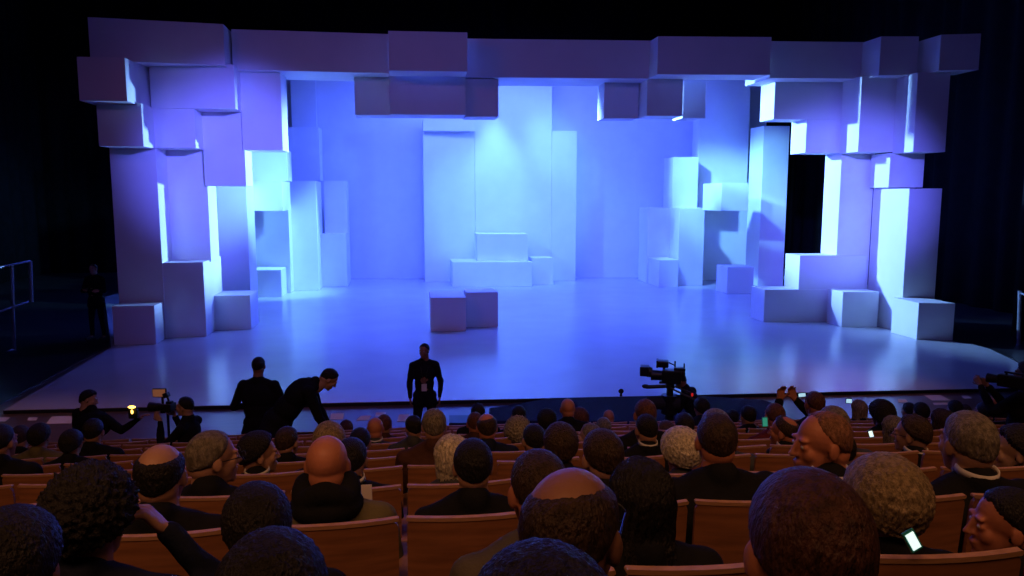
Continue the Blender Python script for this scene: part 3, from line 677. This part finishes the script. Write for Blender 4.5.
bm=bmesh.new(); cyl(bm,(0,-.12,H+.15),(0,-.12,H+.27),.012); cyl(bm,(0,-.26,H+.15),(0,-.26,H+.24),.01); cyl(bm,(0,-.12,H+.2),(0,.02,H+.26),.01); prt('antenna',bm)
bm=bmesh.new(); cyl(bm,(0,-.05,H-.16),(0,-.05,H-.05),.08,.06,20); bbox(bm,-.07,.07,-.2,.12,H-.09,H-.055,.01); cyl(bm,(0,.0,H-.14),(0,.32,H-.17),.03,.03); ell(bm,(0,.33,H-.16),(.04,.06,.035)); prt('pan_head',bm)
bm=bmesh.new(); cyl(bm,(.12,-.06,H-.14),(.16,-.45,H-.30),.014); cyl(bm,(-.12,-.06,H-.14),(-.16,-.45,H-.30),.014); prt('pan_bar',bm)
bm=bmesh.new(); cyl(bm,(0,-.05,.25),(0,-.05,H-.15),.09,.05,20); cyl(bm,(0,-.05,.7),(0,-.05,1.0),.13,.13,20); prt('column',bm)
bm=bmesh.new()
for a in(90,210,330): cap(bm,(0,-.05,.2),(.42*math.cos(R(a)),-.05+.42*math.sin(R(a)),.14),.06,.05); ell(bm,(.42*math.cos(R(a)),-.05+.42*math.sin(R(a)),.075),(.05,.05,.07))
prt('base',bm)
bm=bmesh.new(); cyl(bm,(0,.30,H-.42),(0,-.22,H-.40),.10,.13,18); prt('counterweight',bm,'rubber')
bm=bmesh.new(); ell(bm,(.0,0,0),(.03,.03,.035)); link('indicator_light',to_mesh(bm),e,'screen_amber',loc=(.10,-.2,H-.06))
OPE=pose(STAND,pel=V(0,-.12,.92),chest=V(0,.05,1.20),neck=V(0,.12,1.36),head=V(0,.22,1.50),tilt=(20,0),
  sh=[V(-.19,.07,1.31),V(.19,.07,1.31)],el=[V(-.26,.16,1.05),V(.26,.16,1.05)],wr=[V(-.18,.38,1.10),V(.18,.38,1.10)],hd=[V(0,1,0),V(0,1,0)],hn=[V(0,0,-1),V(0,0,-1)],
  hip=[V(-.09,-.1,.9),V(.09,-.1,.9)],kn=[V(-.12,.0,.5),V(.12,.0,.5)],curl=1.2)
op=stander(680,373,11.9,OPE,'oper','camera operator in black crouched behind the television camera',1.0,rz=-YAW+R(60),hair='short',hcol='k',skin='d',fat=1.1)
hs=link('headset',None or (lambda b:(cap(b,(0,0,0),(0,.0,.02),.019,.019),to_mesh(b))[1])(bmesh.new()),op,'tally',loc=(-.17,-.04,1.33))
hs.name='red_lamp'
# small fixture on the stage edge
p=ground(621,396,DECK); e=empty('stage_fixture',p,0,label='tiny round dark fixture standing on the front stage edge',cat='fixture')
bm=bmesh.new(); cyl(bm,(0,0,0),(0,0,.06),.03,.02); link('foot',to_mesh(bm),e,'black')
bm=bmesh.new(); ell(bm,(0,0,.10),(.055,.05,.05)); link('lamp_head',to_mesh(bm),e,'rubber')
# navy platform and black box in front of the stage
def gp(px,py,z): q=ground(px,py,z); return (q.x,q.y)
z=.18
def poly_thing(name,pts,z0,z1,m,label,cat):
    bm=prism([gp(a,b,z1) for a,b in pts],z0,z1); bmesh.ops.bevel(bm,geom=list(bm.edges),offset=.01,segments=1,affect='EDGES')
    return tag(link(name,to_mesh(bm),None,m),label,cat)
poly_thing('carpeted_platform',[(489,408),(530,401.5),(552,397.8),(692,395),(762,399.5),(772,402.5),(772,421),(489,421)],0,.14,'navy','low navy carpeted platform with sloped ends in front of the stage','platform')
poly_thing('floor_box',[(449,415),(488,415),(488,423),(449,423)],0,.25,'black','flat black box on the floor left of the navy platform','box')
# sheets of paper on the hall floor
papers=[((0,417),(10,417),(5,421),(-8,421)),((29,417),(38,417),(36,420),(27,420)),((52,416),(75,415.6),(71,423),(46,423.4)),
 ((361,415.5),(371,415),(369,419.5),(356,420)),((376,412),(386,412),(385,416),(375,416)),((399,414),(410,414),(409,421),(397,421)),
 ((331,413),(344,413),(343,419),(330,419)),((924,394.8),(940,394.6),(951,400),(932,400)),((961,395.5),(968,395.5),(972,398),(965,398.3)),((984,396),(989,396),(993,399),(987,399)),
 ((933,402.5),(946,402.3),(949,404.2),(934,404.4)),((898,399),(906,399),(908,402),(898,402))]
pl=['half-cut pale sheet on the floor at the left picture edge','small pale sheet on the floor left of the large one','large pale sheet on the floor at left, before the stage corner',
'pale sheet on the floor below the bending person\'s right','thin pale sheet on the floor nearest the stage, left of the badge man','pale sheet on the floor by the badge man\'s feet','pale sheet on the floor beside the bending person',
'large orange-lit sheet on the floor at far right','narrow orange-lit sheet right of the large orange-lit sheet','smallest orange-lit sheet nearest the right edge','thin pale strip lying below the large orange-lit sheet','faint pale sheet on the floor left of the large orange-lit sheet']
for q,l in zip(papers,pl):
    tag(link('paper_sheet',to_mesh(prism([gp(a,b,.012) for a,b in q],.002,.006)),None,'paper'),l,'paper','paper sheets on the hall floor')
# phones, tablet, programme
def slab(name,px,py,D,w,h,rx,ry,rz,scr,label,cat,edge='black'):
    e=empty(name,at(px,py,D),0,label=label,cat=cat); e.rotation_euler=(rx,ry,rz-YAW)
    bm=bmesh.new(); bbox(bm,-w/2,w/2,0,.009,-h/2,h/2,.003); link('case',to_mesh(bm),e,edge)
    bm=bmesh.new(); bbox(bm,-w/2+.005,w/2-.005,-.002,.001,-h/2+.006,h/2-.006); link('screen',to_mesh(bm),e,scr)
slab('phone',802,395,7.0,.075,.045,0,R(-6),0,'screen','lit phone held up left of the reddish cropped man','phone')
slab('phone',849,401,7.0,.062,.05,0,R(4),0,'screen','lit phone held up left of the blond person','phone')
slab('phone',871,434,5.0,.036,.052,R(-20),R(-12),0,'screen_white','lit phone held low behind the wooden seats at right','phone')
slab('tablet',913,541,1.72,.032,.052,R(-15),R(-26),R(10),'screen_white','glowing white tablet held in front of the fluffy blond person','tablet','teal')
slab('tablet',765,422,6.2,.05,.085,R(-5),R(-3),0,'screen_green','dim green screen left of the reddish-brown round head','tablet','teal')
e=tag(link('programme',to_mesh(prism([(-.036,0),(.036,0),(.036,.004),(-.036,.004)],-.05,.05)),None,'paper'),'white printed programme beside the man with the scarf','programme')
e.location=at(363.5,497,3.0); e.rotation_euler=(R(-8),R(-3),-YAW)
# ------------------------------------------------------------------ railings in the wings
def rail(name,label,segs):
    e=empty(name,segs[0][1][0],0,label=label,cat='railing'); o=Vector(segs[0][1][0])
    for n,(a,b),r in segs:
        bm=bmesh.new(); cyl(bm,a-o,b-o,r,r,10); link(n,to_mesh(bm),e,'metal')
Dn,Df=19.0,20.3
rail('stair_railing','blue-lit metal railing at the far left edge',[
 ('post',(at(11.5,265,19.6),at(14,349,19.9)),.045),('post',(at(30,261,20.3),at(31.5,302,20.3)),.05),('post',(at(-14,270,19),at(-12,361,19)),.05),
 ('top_rail',(at(-14,270,19),at(30,261,20.3)),.03),('middle_rail',(at(-13,316,19),at(28,302,20.2)),.035),('bottom_rail',(at(-12,361,19),at(14,349,19.9)),.035)])
rail('stair_railing','thin metal railing post at the far right edge',[
 ('post',(at(1020,291,20.5),at(1018.5,345,20.5)),.05),('top_rail',(at(1020,293,20.5),at(1040,300,19.5)),.03),('post',(at(1040,300,19.5),at(1038,355,19.5)),.05)])
# ------------------------------------------------------------------ lights
def aim(o,tgt): o.rotation_euler=(Vector(tgt)-o.location).to_track_quat('-Z','Y').to_euler()
def area(name,loc,tgt,sx,sy,power,color,spread=180):
    l=bpy.data.lights.new(name,'AREA'); l.shape='RECTANGLE'; l.size=sx; l.size_y=sy; l.energy=power; l.color=color; l.spread=R(spread)
    o=bpy.data.objects.new(name,l); col.objects.link(o); o.location=loc; aim(o,tgt); return o
def spot(name,loc,tgt,power,color,ang=30,blend=.5,rad=.15):
    l=bpy.data.lights.new(name,'SPOT'); l.energy=power; l.color=color; l.spot_size=R(ang); l.spot_blend=blend; l.shadow_soft_size=rad
    o=bpy.data.objects.new(name,l); col.objects.link(o); o.location=loc; aim(o,tgt); return o
BLUE=(.055,.105,1.0); CY=(.20,.58,1.0); ICE=(.24,.50,1.0)
def up(p,z): return Vector((p.x,p.y,z))
S=lambda px,D,z: up(at(px,200,D),z)
area('stage_wash_light',S(512,28,11.5),S(512,30,0),14,5,2800,BLUE,150)
area('back_wash_light',S(500,30,11.2),S(500,37,3.5),12,1.5,900,BLUE,120)
spot('accent_light',S(480,30,10.5),S(552,36,6.4),1500,CY,22,1.0,.3)
spot('cross_light',S(745,29.5,9.7),S(450,35.3,3.0),4800,(.085,.26,1.0),60,.5,.06)
spot('cross_light',S(250,25.5,9.7),S(515,35.3,2.6),5600,(.10,.32,1.0),34,.6,.06)
spot('accent_light',S(430,30,10.5),S(300,31,2),10500,CY,28,.8,.3)
spot('accent_light',S(590,30,10.5),S(722,34,4.5),11000,CY,34,.8,.3)
spot('bay_light',S(430,24.2,7.7),S(252,27.8,4.9),8500,CY,38,.8,.2)
spot('bay_light',S(640,25,7.7),S(765,33.5,5.2),5000,CY,22,.8,.2)
spot('bay_light',S(600,25.5,7.7),S(735,31.6,4.2),5200,CY,11,.6,.2)
spot('side_light',S(560,27,4.0),S(190,22.3,4.3),15000,ICE,36,.6,.25)
spot('side_light',S(440,29,7.6),S(850,23,4.4),26000,ICE,34,.6,.25)
spot('front_light',Vector((6,3,9)),at(232,165,22),40000,(.11,.12,1.0),15.5,1.0,.3)
spot('front_light',Vector((1,3,9)),at(835,190,23),38000,(.12,.13,1.0),17,1.0,.3)
area('front_wash_light',Vector((2,4,11)),S(512,22,4),8,2,120,(.20,.17,1.0),100)
area('front_wash_light',Vector((-10,8,10)),S(480,23,1),3,1,18,(1.0,.25,.4),70)
area('house_light',Vector((-3,-1,9.5)),Vector((-2,3,2)),6,2,55,(1.0,.45,.2),84)
area('house_light',Vector((5,0,9.5)),Vector((4,4,1.5)),5,2,42,(1.0,.45,.2),84)
area('rim_light',Vector((0,13,10.5)),Vector((0,5,2)),14,1,60,(.22,.14,1.0),110)
spot('accent_light',S(600,30,9),S(690,33.5,1.6),3500,CY,22,.8,.2)
spot('accent_light',S(492,34.2,9.8),S(500,35.45,3.4),1500,CY,46,1.0,.15)
w=bpy.data.worlds.new('world'); sc.world=w; w.use_nodes=True
w.node_tree.nodes['Background'].inputs[0].default_value=(.05,.07,.5,1); w.node_tree.nodes['Background'].inputs[1].default_value=.01
vs=sc.view_settings; vs.view_transform='Standard'; vs.look='None'; vs.gamma=1; vs.exposure=0; vs.use_curve_mapping=False
sc.cycles.max_bounces=5; sc.cycles.use_denoising=True

spot('floor_light',Vector((-6.5,12,10)),Vector((-7.2,13.0,0)),600,(1.0,.45,.35),40,1.0,.4)
spot('floor_light',Vector((8.5,14,10)),Vector((8.8,14.5,0)),600,(1.0,.40,.25),36,1.0,.4)
spot('floor_light',Vector((-1.5,13,10)),Vector((-1.8,13.4,0)),250,(1.0,.35,.35),30,1.0,.4)
